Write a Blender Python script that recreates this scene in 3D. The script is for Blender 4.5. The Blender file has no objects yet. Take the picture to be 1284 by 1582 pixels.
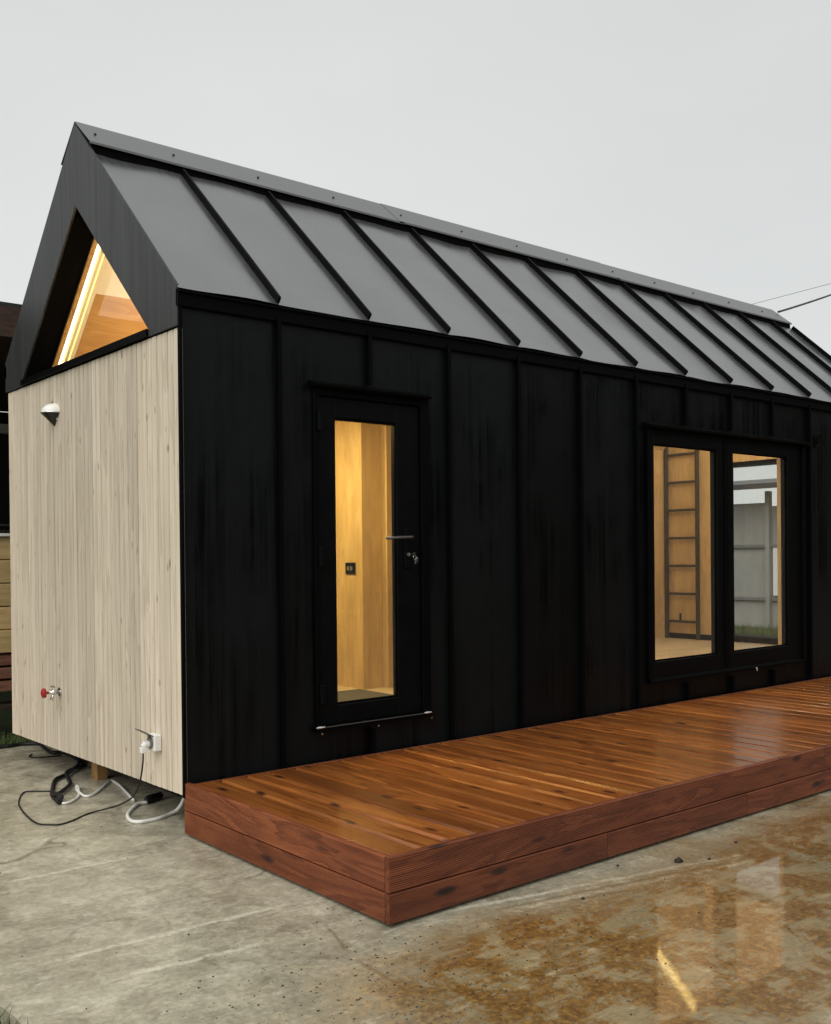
import bpy, bmesh, math, random
from mathutils import Matrix, Vector, noise as mnoise

random.seed(7)
SC = bpy.context.scene
COL = SC.collection

# ------------------------------------------------------------------ camera
cam_d = bpy.data.cameras.new('camera')
cam = bpy.data.objects.new('camera', cam_d)
COL.objects.link(cam)
cam_d.sensor_fit = 'AUTO'
cam_d.sensor_width = 36.0
cam_d.lens = 1558.08 * 36.0 / 1582.0
cam_d.shift_y = (865.35 - 791.0) / 1582.0
cam_d.clip_start = 0.05
cam_d.clip_end = 2000.0
_r = Vector((0.769355, -0.638750, -0.009558))
_u = Vector((0.011681, -0.000893, 0.999931))
_f = Vector((0.638714, 0.769414, -0.006774))
cam.matrix_world = Matrix(((_r.x, _u.x, -_f.x, -2.2864), (_r.y, _u.y, -_f.y, -4.5694),
                           (_r.z, _u.z, -_f.z, 1.3863), (0, 0, 0, 1)))
SC.camera = cam

# ------------------------------------------------------------------ sky and sun (overcast)
SUN_EL, SUN_AZ = math.radians(46), math.radians(250)     # azimuth clockwise from +Y
world = bpy.data.worlds.new('World')
SC.world = world
world.use_nodes = True
wn = world.node_tree
wn.nodes.clear()
wl = wn.links.new
sky = wn.nodes.new('ShaderNodeTexSky')
sky.sky_type = 'NISHITA'
sky.sun_disc = False
sky.sun_elevation = SUN_EL
sky.sun_rotation = SUN_AZ
sky.air_density = 1.0
sky.dust_density = 4.0
tc = wn.nodes.new('ShaderNodeTexCoord')
mp = wn.nodes.new('ShaderNodeMapping')
mp.inputs['Scale'].default_value = (1.0, 1.0, 2.4)
wl(tc.outputs['Generated'], mp.inputs['Vector'])
cl = wn.nodes.new('ShaderNodeTexNoise')
cl.inputs['Scale'].default_value = 1.6
cl.inputs['Detail'].default_value = 4.0
wl(mp.outputs[0], cl.inputs['Vector'])
cr = wn.nodes.new('ShaderNodeValToRGB')
cr.color_ramp.elements[0].position = 0.3
cr.color_ramp.elements[0].color = (5.15, 5.27, 5.22, 1)
cr.color_ramp.elements[1].position = 0.72
cr.color_ramp.elements[1].color = (5.75, 5.82, 5.75, 1)
wl(cl.outputs['Fac'], cr.inputs['Fac'])
mx = wn.nodes.new('ShaderNodeMix')
mx.data_type = 'RGBA'
mx.inputs['Factor'].default_value = 0.97
wl(sky.outputs[0], mx.inputs[6])
wl(cr.outputs[0], mx.inputs[7])
sp = wn.nodes.new('ShaderNodeSeparateXYZ')
wl(tc.outputs['Generated'], sp.inputs[0])
hz = wn.nodes.new('ShaderNodeMapRange')
hz.inputs['From Min'].default_value = 0.05
hz.inputs['From Max'].default_value = 0.45
hz.inputs['To Min'].default_value = 1.08
hz.inputs['To Max'].default_value = 0.95
wl(sp.outputs['Z'], hz.inputs['Value'])
hs = wn.nodes.new('ShaderNodeVectorMath')
hs.operation = 'SCALE'
wl(mx.outputs[2], hs.inputs[0])
wl(hz.outputs[0], hs.inputs['Scale'])
bg = wn.nodes.new('ShaderNodeBackground')
bg.inputs['Strength'].default_value = 0.1
wl(hs.outputs[0], bg.inputs['Color'])
wo = wn.nodes.new('ShaderNodeOutputWorld')
wl(bg.outputs[0], wo.inputs['Surface'])

sun_d = bpy.data.lights.new('sun', 'SUN')
sun_d.energy = 1.5
sun_d.angle = math.radians(60)
sun_d.color = (1.0, 0.97, 0.92)
sun = bpy.data.objects.new('sun', sun_d)
COL.objects.link(sun)
_sd = Vector((math.sin(SUN_AZ) * math.cos(SUN_EL), math.cos(SUN_AZ) * math.cos(SUN_EL), math.sin(SUN_EL)))
sun.rotation_euler = _sd.to_track_quat('Z', 'Y').to_euler()
sun.location = (-6, -4, 9)

SC.render.engine = 'CYCLES'
SC.cycles.use_denoising = True
SC.cycles.max_bounces = 10
SC.cycles.transparent_max_bounces = 16
SC.cycles.sample_clamp_indirect = 6.0
SC.view_settings.view_transform = 'Standard'
SC.view_settings.look = 'None'
SC.view_settings.gamma = 1.0
SC.view_settings.use_curve_mapping = False
SC.view_settings.exposure = 0.45

# ------------------------------------------------------------------ node helpers
class N:
    """short-hand around one material's node tree"""
    def __init__(self, name):
        self.m = bpy.data.materials.new(name)
        self.m.use_nodes = True
        self.t = self.m.node_tree
        self.b = self.t.nodes['Principled BSDF']
        self.out = self.t.nodes['Material Output']
    def n(self, kind, **kw):
        x = self.t.nodes.new('ShaderNode' + kind)
        for k, v in kw.items():
            if k in x.inputs:
                x.inputs[k].default_value = v
            else:
                setattr(x, k, v)
        return x
    def l(self, a, b):
        self.t.links.new(a, b)
    def set(self, **kw):
        for k, v in kw.items():
            k = k.replace('_', ' ')
            if hasattr(v, 'is_linked') or hasattr(v, 'links'):
                self.l(v, self.b.inputs[k])
            else:
                self.b.inputs[k].default_value = v
        return self
    def coord(self, kind='Object', scale=(1, 1, 1), loc=(0, 0, 0), rot=(0, 0, 0), rnd=0.0):
        c = self.n('TexCoord').outputs[kind]
        if rnd:
            oi = self.n('ObjectInfo')
            mu = self.n('VectorMath', operation='SCALE')
            cmb = self.n('CombineXYZ')
            for i in range(3):
                self.l(oi.outputs['Random'], cmb.inputs[i])
            self.l(cmb.outputs[0], mu.inputs[0])
            mu.inputs['Scale'].default_value = rnd
            ad = self.n('VectorMath', operation='ADD')
            self.l(c, ad.inputs[0]); self.l(mu.outputs[0], ad.inputs[1])
            c = ad.outputs[0]
        m = self.n('Mapping')
        m.inputs['Scale'].default_value = scale
        m.inputs['Location'].default_value = loc
        m.inputs['Rotation'].default_value = rot
        self.l(c, m.inputs['Vector'])
        return m.outputs[0]
    def noise(self, co, scale, detail=4, rough=.55, dist=0.0):
        x = self.n('TexNoise')
        x.inputs['Scale'].default_value = scale
        x.inputs['Detail'].default_value = detail
        x.inputs['Roughness'].default_value = rough
        x.inputs['Distortion'].default_value = dist
        self.l(co, x.inputs['Vector'])
        return x.outputs['Fac']
    def ramp(self, fac, stops):
        r = self.n('ValToRGB')
        e = r.color_ramp.elements
        while len(e) < len(stops):
            e.new(0.5)
        for i, (p, c) in enumerate(stops):
            e[i].position = p
            e[i].color = (c, c, c, 1) if not hasattr(c, '__len__') else (*c, 1)
        self.l(fac, r.inputs['Fac'])
        return r.outputs['Color']
    def mix(self, fac, a, b, mode='MIX'):
        x = self.n('Mix', data_type='RGBA', blend_type=mode)
        for s, v in ((0, fac), (6, a), (7, b)):
            if hasattr(v, 'is_linked'):
                self.l(v, x.inputs[s])
            elif s == 0:
                x.inputs[0].default_value = v
            else:
                x.inputs[s].default_value = (*v, 1)
        return x.outputs[2]
    def math(self, op, a, b=0.0, clamp=False):
        x = self.n('Math', operation=op, use_clamp=clamp)
        for i, v in ((0, a), (1, b)):
            if hasattr(v, 'is_linked'):
                self.l(v, x.inputs[i])
            else:
                x.inputs[i].default_value = v
        return x.outputs[0]
    def bump(self, h, strength=.3, dist=.01, normal=None):
        x = self.n('Bump')
        x.inputs['Strength'].default_value = strength
        x.inputs['Distance'].default_value = dist
        self.l(h, x.inputs['Height'])
        if normal is not None:
            self.l(normal, x.inputs['Normal'])
        return x.outputs[0]

def wood(name, dark, mid, light, axis, rough=.5, coat=0.0, knots=True, vary=.25, bump=.25, fine=70.0, knot_col=(.03, .012, .005), spec=.5, cfreq=1.0, kscale=(5.5, 1.9), blot=.55, stretch=.05, krad=.26):
    q = N(name)
    along = {0: (stretch, 1, 1), 1: (1, stretch, 1), 2: (1, 1, stretch)}[axis]
    c = q.coord(scale=along, rnd=37.0)
    c2 = q.coord(scale=tuple(.35 if s == 1 else s for s in along), rnd=37.0)
    f = q.noise(c, fine, 5, .6, .2)
    g = q.noise(c2, 22.0 * cfreq, 3, .5, 1.2)
    rings = q.math('FRACT', q.math('MULTIPLY', g, 5.0))
    rings = q.ramp(rings, [(0, .25), (.5, .75), (.92, .95), (1, .25)])
    v = q.math('ADD', q.math('MULTIPLY', f, .55), q.math('MULTIPLY', rings, .45))
    col = q.ramp(v, [(.2, dark), (.5, mid), (.8, light)])
    oi = q.n('ObjectInfo')
    hv = q.n('HueSaturation')
    mr = q.n('MapRange')
    mr.inputs['To Min'].default_value = 1 - vary
    mr.inputs['To Max'].default_value = 1 + vary
    q.l(oi.outputs['Random'], mr.inputs['Value'])
    q.l(mr.outputs[0], hv.inputs['Value'])
    q.l(col, hv.inputs['Color'])
    col = hv.outputs[0]
    # slow blotches
    bl = q.noise(q.coord(scale=tuple(1 if s == 1 else .35 for s in along), rnd=37.0), 4.5, 3, .6)
    col = q.mix(q.ramp(bl, [(.35, .0), (.7, blot)]), col, tuple(x * .62 for x in mid))
    h = v
    if knots:
        kc = q.coord(scale=tuple(kscale[0] if s == 1 else kscale[1] for s in along), rnd=53.0)
        vo = q.n('TexVoronoi')
        vo.inputs['Scale'].default_value = 1.0
        q.l(kc, vo.inputs['Vector'])
        nk = q.math('ADD', vo.outputs['Distance'], q.math('MULTIPLY', f, .08))
        km = q.ramp(nk, [(krad * .4, 1.0), (krad * .65, .75), (krad, .0)])
        col = q.mix(km, col, knot_col)
    q.set(Base_Color=col, Roughness=rough, Coat_Weight=coat, Coat_Roughness=.12)
    q.b.inputs['Specular IOR Level'].default_value = spec
    q.set(Normal=q.bump(h, bump, .002))
    return q

def plain(name, col, rough=.5, metal=0.0, spec=.5, var=.12, scale=9.0, bump=0.0, emit=0.0, ecol=None):
    q = N(name)
    f = q.noise(q.coord(rnd=11.0), scale, 4, .6)
    c = q.mix(q.ramp(f, [(.3, 0.0), (.7, 1.0)]), tuple(x * (1 - var) for x in col), tuple(min(1, x * (1 + var)) for x in col))
    q.set(Base_Color=c, Metallic=metal)
    q.set(Roughness=q.ramp(f, [(.3, max(.02, rough * .85)), (.7, min(1, rough * 1.15))]))
    q.b.inputs['Specular IOR Level'].default_value = spec
    if bump:
        q.set(Normal=q.bump(f, bump, .004))
    if emit:
        q.b.inputs['Emission Color'].default_value = (*(ecol or col), 1)
        q.b.inputs['Emission Strength'].default_value = emit
    return q

M = {}
# roof sheet: dark coated steel as on the wall, sky sheen mixed into the grey, wet, faint oil-canning
q = N('roof_sheet')
f = q.noise(q.coord('Object', scale=(1, 1, 1), rnd=9.0), 2.2, 3, .5, .3)
s = q.noise(q.coord('Object', scale=(26, 1.4, 1.4), rnd=9.0), 2.0, 4, .6)
q.set(Base_Color=q.mix(s, (.046, .048, .049), (.070, .073, .074)), IOR=2.8)
q.set(Roughness=q.ramp(q.math('ADD', q.math('MULTIPLY', f, .7), q.math('MULTIPLY', s, .3)), [(.3, .16), (.7, .34)]))
M['roof'] = q.m
q = N('ridge_sheet')
f = q.noise(q.coord(scale=(1, 6, 6)), 14, 4, .6)
q.set(Base_Color=q.mix(f, (.075, .08, .081), (.12, .126, .126)), Roughness=.4, IOR=1.8)  # paler than the roof: sky sheen on the flatter cap, in the colour
M['cap'] = q.m
# wall sheet: roof coating, matt, dark reflections put into the black, rain streaks running down
q = N('black_wall_sheet')
st = q.noise(q.coord(scale=(30, 30, .55), rnd=5.0), 1.0, 5, .65)
bg_ = q.noise(q.coord(scale=(1, 1, .6), rnd=5.0), 2.3, 3, .55)
wet = q.math('MULTIPLY', q.ramp(st, [(.40, 0.0), (.62, 1.0)]), q.ramp(bg_, [(.44, 0.0), (.64, 1.0)]))
oi = q.n('ObjectInfo')
mrr = q.n('MapRange'); mrr.inputs['To Min'].default_value = .55; mrr.inputs['To Max'].default_value = 1.8
q.l(oi.outputs['Random'], mrr.inputs['Value'])
hv = q.n('HueSaturation'); q.l(mrr.outputs[0], hv.inputs['Value'])
q.l(q.mix(wet, (.0028, .0035, .0038), (.0008, .0010, .0012)), hv.inputs['Color'])
q.set(Base_Color=hv.outputs[0])
q.set(Roughness=q.ramp(wet, [(0, .42), (1, .2)]))
q.b.inputs['Specular IOR Level'].default_value = .14
q.set(Normal=q.bump(bg_, .5, .03))
M['black_wall'] = q.m
M['black_trim'] = plain('black_trim', (.0016, .0019, .0021), .5, spec=.05).m
M['black_gap'] = plain('black_foam', (.003, .003, .003), .9, spec=.05).m
q = N('gable_board_sheet')
f = q.noise(q.coord(scale=(40, 40, .8)), 1.0, 5, .7)
q.set(Base_Color=q.mix(q.ramp(f, [(.35, 0.0), (.65, 1.0)]), (.020, .022, .0225), (.044, .047, .047)), Roughness=.5)
q.b.inputs['Specular IOR Level'].default_value = .35
M['gable_board'] = q.m
M['frame'] = plain('black_frame', (.0022, .0027, .0031), .45, spec=.08).m
M['steel'] = plain('steel', (.45, .45, .44), .3, metal=1.0, var=.2).m
M['chrome'] = plain('chrome', (.75, .75, .74), .12, metal=1.0, var=.05).m
M['lever'] = plain('satin_lever', (.12, .12, .12), .3, metal=.8).m
M['screw'] = plain('dark_screw', (.02, .02, .02), .5).m
M['white_lamp'] = plain('white_enamel', (.82, .81, .77), .3, var=.03).m
M['dark_lamp'] = plain('dark_smoked_diffuser', (.02, .018, .016), .15, var=.3).m
M['red'] = plain('red_plastic', (.35, .015, .015), .4).m
M['white_plastic'] = plain('white_plastic', (.80, .80, .78), .35, var=.04).m
M['grey_plastic'] = plain('grey_plastic', (.16, .15, .14), .45).m
M['black_rubber'] = plain('black_rubber', (.010, .010, .011), .45, spec=.3).m
M['white_rubber'] = plain('white_rubber', (.72, .71, .67), .45, var=.12, scale=30).m
M['chassis'] = plain('black_steel', (.012, .012, .012), .6).m
M['ladder'] = plain('ladder_steel', (.055, .055, .055), .45, metal=.3).m
M['grey_steel'] = plain('grey_steel', (.16, .16, .155), .6).m
M['dark_cabinet'] = plain('dark_cherry', (.055, .018, .014), .35).m
M['mat'] = plain('grey_mat', (.07, .075, .075), .9, scale=60).m
M['cream'] = plain('cream_panel', (.80, .73, .60), .7, var=.04).m
M['led'] = plain('led_strip', (1, .85, .4), .5, emit=22.0, ecol=(1.0, .74, .26)).m
M['led_soft'] = plain('led_downlight', (1, .9, .6), .5, emit=640.0, ecol=(1.0, .72, .25)).m

M['fill_bar'] = plain('fill_bar', (1, .9, .6), .5, emit=34.0, ecol=(1.0, .82, .56)).m  # glow of the unseen fill bar added in the living room
M['led_line'] = plain('led_line', (1, .85, .4), .5, emit=1.3, ecol=(1.0, .80, .22)).m
M['led_white'] = plain('led_diffuser', (1, .95, .8), .5, emit=2.2, ecol=(1.0, .88, .62)).m
M['fill_loft'] = plain('fill_loft_bar', (1, .95, .8), .5, emit=46.0, ecol=(1.0, .86, .62)).m  # glow of the unseen fill bar added in the loft
M['larch'] = wood('pale_larch', (.43, .365, .275), (.605, .522, .41), (.715, .63, .51), 2, rough=.75, knots=True, vary=.14, bump=.3, fine=60, knot_col=(.30, .22, .15), spec=.2, kscale=(15.0, 4.6), blot=.22, stretch=.03, krad=.17).m
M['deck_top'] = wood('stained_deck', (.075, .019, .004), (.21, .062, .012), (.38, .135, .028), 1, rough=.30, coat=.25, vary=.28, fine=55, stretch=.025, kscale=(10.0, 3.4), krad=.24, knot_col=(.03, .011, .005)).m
M['deck_side'] = wood('stained_fascia', (.055, .012, .005), (.135, .034, .012), (.225, .066, .024), 0, rough=.42, vary=.15, fine=60, knot_col=(.018, .007, .006), spec=.35, kscale=(9.0, 2.6), krad=.22).m  # darker than the deck top, partly shade on upright boards put into the colour
M['deck_edge'] = wood('stained_fascia_side', (.06, .014, .005), (.16, .042, .014), (.26, .080, .028), 1, rough=.42, vary=.15, fine=60, knot_col=(.018, .007, .006), spec=.35, kscale=(9.0, 2.6), krad=.22).m  # lighter than the front fascia: brighter light on this side mixed in
M['ply'] = wood('birch_plywood', (.52, .37, .185), (.62, .46, .25), (.70, .54, .32), 2, rough=.55, knots=False, vary=.04, bump=.05, fine=18).m
M['ply_orange'] = wood('amber_plywood', (.42, .22, .07), (.50, .28, .095), (.58, .35, .13), 0, rough=.5, knots=False, vary=.04, bump=.05, fine=18).m
M['floor'] = wood('pale_floor', (.52, .43, .30), (.62, .53, .38), (.70, .61, .46), 0, rough=.45, knots=False, vary=.08, bump=.05, fine=18).m
M['lumber'] = wood('yellow_lumber', (.46, .29, .11), (.64, .44, .19), (.76, .57, .28), 0, rough=.7, vary=.18, fine=35).m
M['lumber_red'] = wood('red_lumber', (.09, .035, .02), (.18, .075, .04), (.27, .13, .08), 0, rough=.7, vary=.25, fine=35).m
M['soffit'] = wood('brown_soffit', (.014, .007, .004), (.034, .016, .009), (.062, .029, .016), 0, rough=.8, vary=.2, fine=25).m
M['barn_wall'] = wood('dark_barn_boards', (.012, .010, .009), (.028, .023, .020), (.05, .042, .036), 2, rough=.85, knots=False, vary=.1, fine=12).m
M['post_wood'] = wood('prop_wood', (.18, .08, .02), (.33, .17, .055), (.45, .26, .10), 2, rough=.7, vary=.1, fine=40).m

q = N('grey_concrete_panels')
f = q.noise(q.coord(), 2.5, 6, .65)
s = q.noise(q.coord(scale=(2.5, 2.5, .25)), 2.0, 5, .6)
q.set(Base_Color=q.mix(q.math('ADD', q.math('MULTIPLY', f, .5), q.math('MULTIPLY', s, .5)), (.16, .155, .14), (.46, .45, .42)), Roughness=.9)
M['grey_conc'] = q.m

def glass_mat(name, tint=(1, 1, 1), dirt=.03, wet=True, ior=1.55):
    q = N(name)
    t = q.n('BsdfTransparent'); t.inputs['Color'].default_value = (*tint, 1)
    g = q.n('BsdfGlossy'); g.inputs['Roughness'].default_value = .015
    fr = q.n('Fresnel'); fr.inputs['IOR'].default_value = ior
    m1 = q.n('MixShader')
    if wet:   # rain beads and runs
        w = q.noise(q.coord(scale=(1, 1, .5)), 90, 3, .6)
        nb = q.bump(q.ramp(w, [(.5, 0.0), (.62, 1.0)]), .12, .003)
        q.l(nb, g.inputs['Normal'])
    gm = q.n('NewGeometry')     # only the outer skin of the pane reflects
    q.l(q.math('MULTIPLY', fr.outputs[0], q.math('SUBTRACT', 1.0, gm.outputs['Backfacing'])), m1.inputs[0]); q.l(t.outputs[0], m1.inputs[1]); q.l(g.outputs[0], m1.inputs[2])
    d = q.n('BsdfDiffuse'); d.inputs['Color'].default_value = (.7, .7, .68, 1)
    m2 = q.n('MixShader')
    st = q.noise(q.coord(scale=(45, 45, 2.0)), 1.0, 5, .7)
    q.l(q.math('MULTIPLY', q.ramp(st, [(.4, .25), (.75, 1.0)]), dirt), m2.inputs[0])
    q.l(m1.outputs[0], m2.inputs[1]); q.l(d.outputs[0], m2.inputs[2])
    q.l(m2.outputs[0], q.out.inputs['Surface'])
    return q.m
M['glass'] = glass_mat('window_glass', (.97, .975, .96), .04, ior=2.0)
M['glass_gable'] = glass_mat('gable_glass', (.97, .98, .97), .01, wet=False)

# ---- the yard slab: wet grey concrete, scraped ridges, rust-brown mud film
q = N('yard_concrete')
o = q.coord()
big = q.noise(o, .9, 5, .6, .4)
med = q.noise(o, 4.5, 8, .68, .3)
fin = q.noise(o, 38, 8, .7)
grit = q.noise(o, 170, 3, .6)
scr = q.noise(q.coord(scale=(.9, 7.5, 1), rot=(0, 0, math.radians(9))), 3.2, 7, .72, .25)
scr2 = q.noise(q.coord(scale=(6.5, .8, 1), rot=(0, 0, math.radians(14))), 3.0, 6, .7, .3)
base = q.ramp(q.math('ADD', q.math('MULTIPLY', med, .6), q.math('MULTIPLY', big, .4)),
              [(.30, (.20, .187, .145)), (.45, (.34, .322, .262)), (.58, (.46, .44, .37)), (.74, (.60, .58, .50))])
base = q.mix(q.math('MULTIPLY', q.ramp(scr, [(.58, 0.0), (.72, 1.0)]), .55), base, (.60, .585, .52))
base = q.mix(q.math('MULTIPLY', q.ramp(scr2, [(.62, 0.0), (.74, 1.0)]), .4), base, (.55, .535, .47))
base = q.mix(q.math('MULTIPLY', q.ramp(scr, [(.24, 1.0), (.38, 0.0)]), .55), base, (.13, .115, .085))
base = q.mix(.6, base, q.ramp(fin, [(.3, (.50, .49, .47)), (.7, (1.42, 1.42, 1.40))]), 'MULTIPLY')
blo = q.noise(o, 11, 7, .72, .6)
base = q.mix(.65, base, q.ramp(blo, [(.30, (.55, .53, .49)), (.5, (1, 1, 1)), (.7, (1.35, 1.35, 1.33))]), 'MULTIPLY')
flk = q.noise(q.coord(scale=(1, 2.6, 1), rot=(0, 0, math.radians(12))), 7.0, 10, .78, .5)
base = q.mix(q.math('MULTIPLY', q.ramp(flk, [(.575, 0.0), (.605, 1.0)]), .42), base, (.66, .645, .58))
base = q.mix(q.math('MULTIPLY', q.ramp(flk, [(.37, 1.0), (.41, 0.0)]), .35), base, (.17, .155, .12))
pit = q.noise(o, 60, 4, .6)
base = q.mix(q.math('MULTIPLY', q.ramp(pit, [(.70, 0.0), (.73, 1.0)]), .75), base, (.06, .05, .035))
# trowel ridges and board marks left in the slab
dw = q.n('VectorMath', operation='SCALE'); dw.inputs['Scale'].default_value = .05
nq = q.n('TexNoise'); nq.inputs['Scale'].default_value = 9.0; nq.inputs['Detail'].default_value = 5
q.l(o, nq.inputs['Vector']); q.l(nq.outputs['Color'], dw.inputs[0])
ow = q.n('VectorMath', operation='ADD'); q.l(o, ow.inputs[0]); q.l(dw.outputs[0], ow.inputs[1])
marks = {'d': None, 'p': None}
for kind, ax, ay, bx, by in (('d', -0.252, -1.759, -0.277, -2.153), ('d', 0.333, -1.842, 0.243, -2.205), ('p', 0.282, -1.643, 1.825, -1.998),
        ('p', 0.553, -2.547, 0.600, -3.031), ('p', -0.924, -0.143, -0.255, -0.155), ('p', -1.097, -1.110, -0.120, -1.165), ('p', -0.940, -1.386, -0.392, -1.460),
        ('d', 0.285, -2.383, 0.450, -3.023), ('p', -0.408, -2.280, 0.293, -2.320), ('d', 0.670, -1.859, 1.094, -1.975), ('p', -0.169, -2.185, 0.690, -2.283),
        ('d', -0.143, -1.425, -0.252, -1.759), ('p', .5, -1.80, 1.95, -2.12), ('d', .4, -1.745, 1.9, -2.07)):
    ln = math.hypot(bx - ax, by - ay); tx, ty = (bx - ax) / ln, (by - ay) / ln
    rel = q.n('VectorMath', operation='SUBTRACT'); q.l(ow.outputs[0], rel.inputs[0]); rel.inputs[1].default_value = (ax + .025, ay + .025, 0)
    da = q.n('VectorMath', operation='DOT_PRODUCT'); q.l(rel.outputs[0], da.inputs[0]); da.inputs[1].default_value = (tx, ty, 0)
    db = q.n('VectorMath', operation='DOT_PRODUCT'); q.l(rel.outputs[0], db.inputs[0]); db.inputs[1].default_value = (-ty, tx, 0)
    wd = .014 if kind == 'd' else .022
    mk = q.math('SUBTRACT', 1.0, q.math('DIVIDE', q.math('ABSOLUTE', db.outputs['Value']), wd), True)
    ends = q.math('MULTIPLY', q.math('MULTIPLY', da.outputs['Value'], 12.0, True), q.math('MULTIPLY', q.math('SUBTRACT', ln, da.outputs['Value']), 12.0, True))
    mk = q.math('MULTIPLY', mk, ends)
    marks[kind] = mk if marks[kind] is None else q.math('MAXIMUM', marks[kind], mk)
brk = q.ramp(fin, [(.36, 0.15), (.56, 1.0)])
md = q.math('MULTIPLY', marks['d'], brk); mpl = q.math('MULTIPLY', marks['p'], brk)
base = q.mix(q.math('MULTIPLY', mpl, .75), base, (.70, .68, .60))
base = q.mix(q.math('MULTIPLY', md, .75), base, (.11, .075, .035))
base = q.mix(q.ramp(grit, [(.70, 0.0), (.76, .7)]), base, (.05, .04, .03))
# hairline cracks
vc = q.n('TexVoronoi', feature='DISTANCE_TO_EDGE'); vc.inputs['Scale'].default_value = .62
wob = q.n('VectorMath', operation='ADD')
nz = q.n('TexNoise'); nz.inputs['Scale'].default_value = 2.4; nz.inputs['Detail'].default_value = 6
q.l(o, nz.inputs['Vector'])
sc_ = q.n('VectorMath', operation='SCALE'); sc_.inputs['Scale'].default_value = .5
q.l(nz.outputs['Color'], sc_.inputs[0]); q.l(o, wob.inputs[0]); q.l(sc_.outputs[0], wob.inputs[1])
q.l(wob.outputs[0], vc.inputs['Vector'])
crack = q.math('MULTIPLY', q.ramp(vc.outputs['Distance'], [(.0, 1.0), (.012, 0.0)]), q.ramp(big, [(.45, 0.0), (.6, 1.0)]))
base = q.mix(q.math('MULTIPLY', crack, .7), base, (.07, .05, .03))
# mud film: lies in the low part of the yard in front of the deck
sep = q.n('SeparateXYZ'); q.l(o, sep.inputs[0])
low = q.math('ADD', q.math('MULTIPLY', sep.outputs['Y'], -1.0), q.math('MULTIPLY', q.math('SUBTRACT', big, .5), 1.3))
edge = q.ramp(q.math('MULTIPLY', q.math('SUBTRACT', low, 1.58), 2.4, True), [(0, 0.0), (1, 1.0)])
side = q.ramp(q.math('MULTIPLY', q.math('ADD', sep.outputs['X'], q.math('ADD', .75, q.math('MULTIPLY', q.math('SUBTRACT', med, .5), .9))), 1.6, True), [(0, 0.0), (1, 1.0)])
zone = q.math('MULTIPLY', edge, side)
hf = q.math('MULTIPLY', q.math('SUBTRACT', fin, .5), .30)
patch = q.ramp(q.math('ADD', q.math('ADD', q.math('MULTIPLY', med, .62), hf), q.math('ADD', q.math('MULTIPLY', blo, .25), q.math('MULTIPLY', scr, .18))), [(.475, 0.0), (.535, 1.0)])
mudm = q.math('MULTIPLY', zone, q.math('ADD', q.math('MULTIPLY', patch, .80), .16))
mudc = q.ramp(fin, [(.3, (.060, .027, .004)), (.48, (.165, .084, .016)), (.68, (.38, .24, .075))])
base = q.mix(1.0, base, (1.05, 1.02, .93), 'MULTIPLY')
base = q.mix(mudm, base, mudc)
spk = q.noise(o, 22, 6, .75)
base = q.mix(q.math('MULTIPLY', q.ramp(spk, [(.60, 0.0), (.68, .8)]), q.math('MULTIPLY', q.ramp(zone, [(.0, .0), (.25, 1.0)]), .9)), base, (.11, .058, .016))
film = q.math('MULTIPLY', zone, q.ramp(big, [(.30, .45), (.52, 1.0)]))
base = q.mix(q.math('MULTIPLY', film, .75), base, q.mix(1.0, base, (.97, .82, .54), 'MULTIPLY'))
q.set(Base_Color=base)
damp = q.ramp(q.math('ADD', q.math('MULTIPLY', med, .5), q.math('MULTIPLY', big, .5)), [(.40, .13), (.60, .42)])
rg = q.n('Mix', data_type='FLOAT'); q.l(film, rg.inputs[0]); q.l(damp, rg.inputs[2]); rg.inputs[3].default_value = .30
q.set(Roughness=rg.outputs[0])
q.b.inputs['Specular IOR Level'].default_value = .55
q.set(Coat_Weight=q.math('MULTIPLY', q.ramp(film, [(.15, 0.0), (.6, 1.0)]), 1.0), Coat_Roughness=.015, Coat_IOR=1.6)
hh = q.math('ADD', q.math('MULTIPLY', med, .5), q.math('ADD', q.math('MULTIPLY', scr, .9), q.math('MULTIPLY', fin, .16)))
hh = q.math('SUBTRACT', hh, q.math('MULTIPLY', crack, .5))
hh = q.math('ADD', hh, q.math('SUBTRACT', q.math('MULTIPLY', marks['p'], .25), q.math('MULTIPLY', marks['d'], .3)))
q.set(Normal=q.bump(hh, .22, .010))
cb = q.bump(fin, .02, .003)
q.l(cb, q.b.inputs['Coat Normal'])
M['yard'] = q.m

q = N('meadow')
o = q.coord()
f = q.math('ADD', q.math('MULTIPLY', q.noise(o, 1.2, 6, .6), .5), q.math('MULTIPLY', q.noise(o, 24, 6, .7), .5))
q.set(Base_Color=q.ramp(f, [(.3, (.03, .04, .012)), (.5, (.055, .08, .02)), (.7, (.10, .11, .04))]), Roughness=.95)
q.set(Normal=q.bump(f, .8, .05))
M['meadow'] = q.m
q = N('grass_blade')
oi = q.n('ObjectInfo')
f = q.noise(q.coord(), 6, 3)
q.set(Base_Color=q.ramp(f, [(.3, (.035, .06, .012)), (.6, (.08, .12, .025)), (.8, (.14, .14, .05))]), Roughness=.7)
M['blade'] = q.m
M['clod'] = plain('mud_clod', (.018, .010, .006), .7, bump=.8, scale=60).m
M['crumb'] = plain('mud_crumb', (.045, .023, .009), .7).m
M['stone'] = plain('pale_stone', (.30, .27, .22), .7, bump=.6, scale=40).m

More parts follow.
